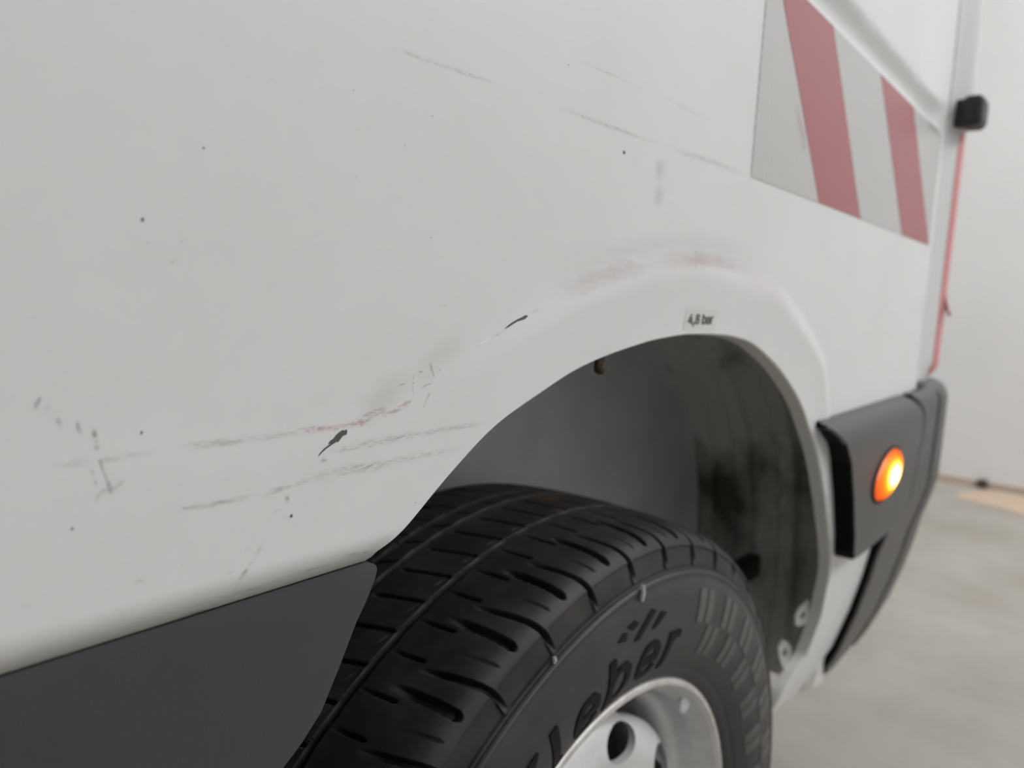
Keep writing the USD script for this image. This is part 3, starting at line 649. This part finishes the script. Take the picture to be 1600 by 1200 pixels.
# pink rub marks along the swage
ribbon('paint_scuff', z6([(702, 752), (680, 770), (650, 788), (610, 810), (560, 826)]), 0.0026, 'scuff_pink', fade=0.15)
ribbon('paint_scuff', z6([(600, 815), (540, 808), (505, 828), (470, 852), (430, 868), (380, 880)]), 0.0040, 'scuff_pink', fade=0.3)
ribbon('paint_scuff', z6([(440, 862), (400, 874), (340, 882), (250, 888), (150, 898)]), 0.0026, 'scuff_pink', fade=0.3)
ribbon('paint_scuff', z7([(1180, 268), (1090, 280), (1000, 292), (880, 308), (760, 326), (660, 338)]), 0.0028, 'scuff_brown', fade=0.3, peak=0.75)
ribbon('paint_scuff', z7([(820, 312), (760, 320), (700, 328)]), 0.0020, 'scuff_pink', fade=0.4, peak=0.7)
ribbon('paint_scuff', z7([(600, 346), (540, 354), (480, 364), (400, 378), (300, 392), (180, 408)]), 0.0022, 'scuff_brown', fade=0.3, peak=0.6)
ribbon('paint_scuff', z6([(700, 700), (660, 690), (600, 720), (540, 780), (500, 800), (450, 830)]), 0.014, 'smear_brown', fade=0.35, peak=0.55)
ribbon('paint_scuff', z6([(950, 500), (880, 520), (800, 570), (740, 640), (700, 690)]), 0.012, 'smear_brown', fade=0.35, peak=0.45)
ribbon('paint_scuff', z7([(1500, 395), (1400, 405), (1300, 418), (1200, 442), (1120, 466)]), 0.0045, 'scuff_brown', fade=0.35, peak=0.8)
ribbon('paint_scuff', z7([(1180, 446), (1140, 458), (1080, 480), (1030, 496), (980, 514)]), 0.0026, 'scuff_brown', fade=0.25)
ribbon('paint_scuff', z7([(960, 515), (860, 534), (760, 554), (680, 564), (620, 576)]), 0.0022, 'scuff_brown', fade=0.25, peak=0.9)
ribbon('paint_scuff', z7([(1500, 308), (1400, 322), (1310, 336), (1230, 352)]), 0.0026, 'scuff_brown', fade=0.3, peak=0.8)
ribbon('paint_scuff', z6([(1060, 850), (960, 868), (840, 886), (740, 908), (600, 926), (480, 950), (340, 985)]), 0.0026, 'scuff_brown', fade=0.25, peak=0.75)
ribbon('paint_scuff', z6([(930, 968), (820, 990), (700, 1012), (560, 1040), (420, 1068)]), 0.0030, 'scuff_brown', fade=0.3, peak=0.6)
ribbon('paint_scuff', z6([(322, 1012), (308, 1020), (285, 1022)]), 0.0022, 'scuff_brown', fade=0.2)
ribbon('scratch', z6([(700, 630), (701, 670), (700, 715), (703, 745)]), 0.0009, 'scuff_brown', fade=0.1)
ribbon('scratch', z6([(776, 586), (782, 612), (789, 636), (794, 658)]), 0.0011, 'scuff_grey', fade=0.1)
ribbon('scratch', z6([(778, 722), (766, 744), (752, 772), (744, 796)]), 0.0011, 'scuff_brown', fade=0.1)
ribbon('scratch', z6([(724, 631), (734, 630), (744, 629)]), 0.0010, 'scuff_grey', fade=0.1)
ribbon('scratch', z6([(800, 336), (830, 335), (862, 337)]), 0.0007, 'scuff_brown', fade=0.2)
ribbon('scratch', z6([(622, 697), (650, 688), (682, 674)]), 0.0009, 'scuff_brown', fade=0.2)
ribbon('scratch', z6([(800, 680), (760, 690), (730, 712)]), 0.0008, 'scuff_brown', fade=0.2)
# scratches on the left
for seg, w, m_ in (([(352, 268), (357, 310), (364, 345), (374, 385)], 0.0016, 'scuff_brown'), ([(370, 372), (384, 412), (398, 444), (408, 472)], 0.0009, 'scuff_grey'), ([(404, 455), (410, 482), (419, 510)], 0.0017, 'scuff_grey'),
        ([(152, 140), (142, 165), (130, 192)], 0.0013, 'scuff_grey'), ([(180, 172), (175, 200)], 0.0012, 'scuff_brown'), ([(214, 194), (217, 220), (226, 262)], 0.0015, 'scuff_brown'), ([(288, 232), (294, 256), (302, 286)], 0.0012, 'scuff_grey'),
        ([(349, 262), (354, 280), (357, 298)], 0.0016, 'scuff_grey'), ([(355, 530), (378, 506), (402, 488)], 0.0016, 'scuff_brown'), ([(420, 494), (444, 474), (468, 456)], 0.0014, 'scuff_brown'), ([(338, 400), (352, 445), (366, 490)], 0.0007, 'scuff_brown'),
        ([(868, 882), (900, 830), (945, 760), (1000, 672)], 0.0020, 'scuff_brown'), ([(1070, 512), (1078, 530), (1066, 550)], 0.0020, 'scuff_brown'), ([(1060, 592), (1080, 590), (1100, 592)], 0.0014, 'scuff_brown'),
        ([(1284, 740), (1330, 735), (1392, 722)], 0.0026, 'scuff_brown'), ([(1080, 800), (1160, 792), (1240, 772)], 0.0016, 'scuff_brown'), ([(860, 885), (920, 872), (985, 858)], 0.0018, 'scuff_brown'),
        ([(700, 958), (770, 948), (840, 932), (900, 912)], 0.0040, 'scuff_grey'), ([(740, 970), (800, 960), (850, 944), (900, 930)], 0.0030, 'scuff_brown'), ([(650, 975), (720, 962), (780, 945)], 0.0024, 'scuff_brown')):
    ribbon('scratch', z7(seg), w, m_, fade=0.22)
for seg in ([(672, 780), (692, 776)], [(840, 806), (880, 800)], [(1020, 574), (1060, 566)], [(80, 930), (120, 928)], [(500, 838), (545, 832)], [(910, 720), (950, 712)], [(560, 950), (585, 948)]):
    ribbon('scratch', z7(seg), 0.0010, 'scuff_brown', fade=0.3, peak=0.7)
# long faint scratches higher up
ribbon('scratch', z8([(0, 94), (60, 108), (130, 132), (200, 160), (280, 186), (350, 208), (420, 232), (500, 258)]), 0.0017, 'scuff_brown', fade=0.2, peak=0.75)
ribbon('scratch', z8([(730, 350), (830, 382), (940, 424), (1010, 452), (1080, 474), (1140, 500), (1200, 520), (1260, 540)]), 0.0024, 'scuff_brown', fade=0.3, peak=0.8)
ribbon('scratch', z8([(1270, 545), (1330, 566), (1390, 584), (1450, 604), (1530, 632), (1600, 660)]), 0.0038, 'scuff_brown', fade=0.3, peak=0.75)
ribbon('scratch', z8([(840, 145), (940, 185), (1000, 212), (1060, 240), (1120, 268), (1180, 292)]), 0.0016, 'scuff_brown', fade=0.3, peak=0.6)
ribbon('scratch', z8([(1180, 292), (1300, 346), (1400, 398), (1500, 440)]), 0.0026, 'scuff_brown', fade=0.4, peak=0.4)
# brown and pink rub along the top of the arch flare
ribbon('paint_scuff', z8([(720, 1190), (770, 1178), (830, 1140), (900, 1108), (1000, 1065), (1100, 1036), (1200, 1014), (1300, 1002), (1400, 1000), (1500, 1008), (1600, 1036), (1680, 1072)]), 0.026, 'smear_brown', fade=0.25, peak=0.38)
ribbon('paint_scuff', z8([(760, 1200), (850, 1170), (930, 1138), (1010, 1112), (1100, 1086), (1200, 1066)]), 0.011, 'smear_pink', fade=0.3, peak=0.32)
ribbon('paint_scuff', z8([(1180, 1064), (1260, 1052), (1340, 1045), (1420, 1046), (1500, 1056), (1570, 1078), (1640, 1108)]), 0.010, 'smear_pink', fade=0.35, peak=0.5)
ribbon('paint_scuff', [(1140, 418), (1170, 430), (1200, 448), (1225, 468), (1248, 492)], 0.018, 'smear_pink', fade=0.4, peak=0.22)
ribbon('smudge', z8([(1205, 625), (1230, 644), (1256, 660)]), 0.013, 'scuff_blue', fade=0.5, peak=0.35)
ribbon('smudge', z8([(1200, 742), (1226, 758), (1252, 776)]), 0.013, 'scuff_blue', fade=0.5, peak=0.30)
# stone chips
for (px_, py_), r_ in (((975, 238), 2.3), ((318, 231), 1.6), ((223, 343), 2.6), ((889, 101), 1.5), ((676, 181), 1.3), ((425, 125), 1.2), ((553, 141), 1.1), ((633, 227), 1.0), ((221, 676), 2.0), ((113, 826), 2.0), ((455, 806), 2.2), ((608, 847), 1.2), ((232, 379), 1.4), ((285, 376), 1.2), ((270, 408), 1.2), ((674, 371), 1.0), ((558, 277), 1.0), ((688, 578), 1.2), ((650, 806 - 20), 1.0)):
    an = np.linspace(0, 2 * math.pi, 7, endpoint=False); rr_ = r_ * rng.uniform(0.6, 1.15, 7)
    chip([(px_ + a * math.cos(t) * 0.9, py_ + a * math.sin(t) * 1.2) for a, t in zip(rr_, an)], 'flint_primer' if r_ > 1.5 else 'label_film', 'stone_chip', 0.00025)
def ribbon_on(name, parent, pxs, w, m_, fun, lift, peak=1.0):
    global side, Yb
    keep = (side, Yb); side, Yb = parent, fun; ribbon(name, pxs, w, m_, fade=0.3, peak=peak, lift=lift); side, Yb = keep
ribbon_on('print_mark', hz, [(1243, 165), (1247, 185), (1252, 205), (1256, 232)], 0.010, 'smear_pink', Y0, 0.0011, 0.6)
ribbon_on('print_mark', hz, [(1253, 222), (1256, 236)], 0.010, 'scuff_grey', Y0, 0.0012, 0.5)
ribbon_on('dark_mark', hz, [(1448, 188), (1458, 198), (1468, 208)], 0.012, 'scuff_grey', Y0, 0.0012, 1.0)  # small dark grey mark at the upper rear corner of the marking

# small things in the wheelhouse
ci = near((968, 549)); co = edge3[ci]
obj('rusty_clip', cat(box(co[0] - 0.004, co[0] + 0.004, co[1] + 0.012, co[1] + 0.016, co[2] - 0.013, co[2] + 0.004, 0.0012), trimesh.creation.icosphere(2, 0.0042).apply_translation(co + [0.0005, 0.0135, -0.013])), 'rust', V, label='rusty brown clip hanging under the arch edge')

th_, yy_ = np.radians(np.linspace(80.5, 89.0, 24))[:, None], np.linspace(0.348, 0.376, 10)[None]
G = np.stack([WC[0] + 0.3533 * np.cos(th_) + 0 * yy_, yy_ + 0 * th_, WC[2] + 0.3533 * np.sin(th_) + 0 * yy_], -1)
mud = obj('mud_smear', grid(G, flip=True), 'mud', ty, sm=True)
wv_ = np.clip(1 - ((th_ - th_.mean()) / (np.ptp(th_) / 2)) ** 2, 0, 1) * np.clip(1 - ((yy_ - 0.362) / 0.014) ** 2, 0, 1)
prim_float(mud, 'wear', 0.85 * wv_.ravel())
obj('rubber_plug', box(1.125, 1.20, 0.425, 0.452, ZC - 0.455, ZC - 0.415, 0.008), 'black_rubber', V)

# ------------------------------------------------------------------ floor marks, block at the wall
fp = [(1500, 775), (1530, 768), (1560, 770), (1600, 778), (1640, 786), (1640, 806), (1600, 802), (1570, 792), (1535, 784)]
d = ray(fp); fq = EYE + d * (-EYE[2] / d[:, 2])[:, None]; fq[:, 0] = np.minimum(fq[:, 0], XW - 0.02)
print('floor patch', fq.round(2).tolist())
bp_ = Polygon(fq[:, :2]).buffer(0).buffer(-0.03).buffer(0.06)
bp_ = max(getattr(bp_, 'geoms', [bp_]), key=lambda g: g.area).intersection(shapely.box(0, -9, XW - 0.013, 9))
obj('floor_stain', trimesh.creation.extrude_polygon(bp_, 0.0012, engine='earcut'), 'bare_patch', '/World/floor', sm=False, label='bare orange patch in the floor')
obj('floor_block', box(XW - 0.060, XW - 0.016, 0.455, 0.50, 0.0, 0.042, 0.006), 'rust', label='small dark block on the floor at the foot of the white wall', category='block')
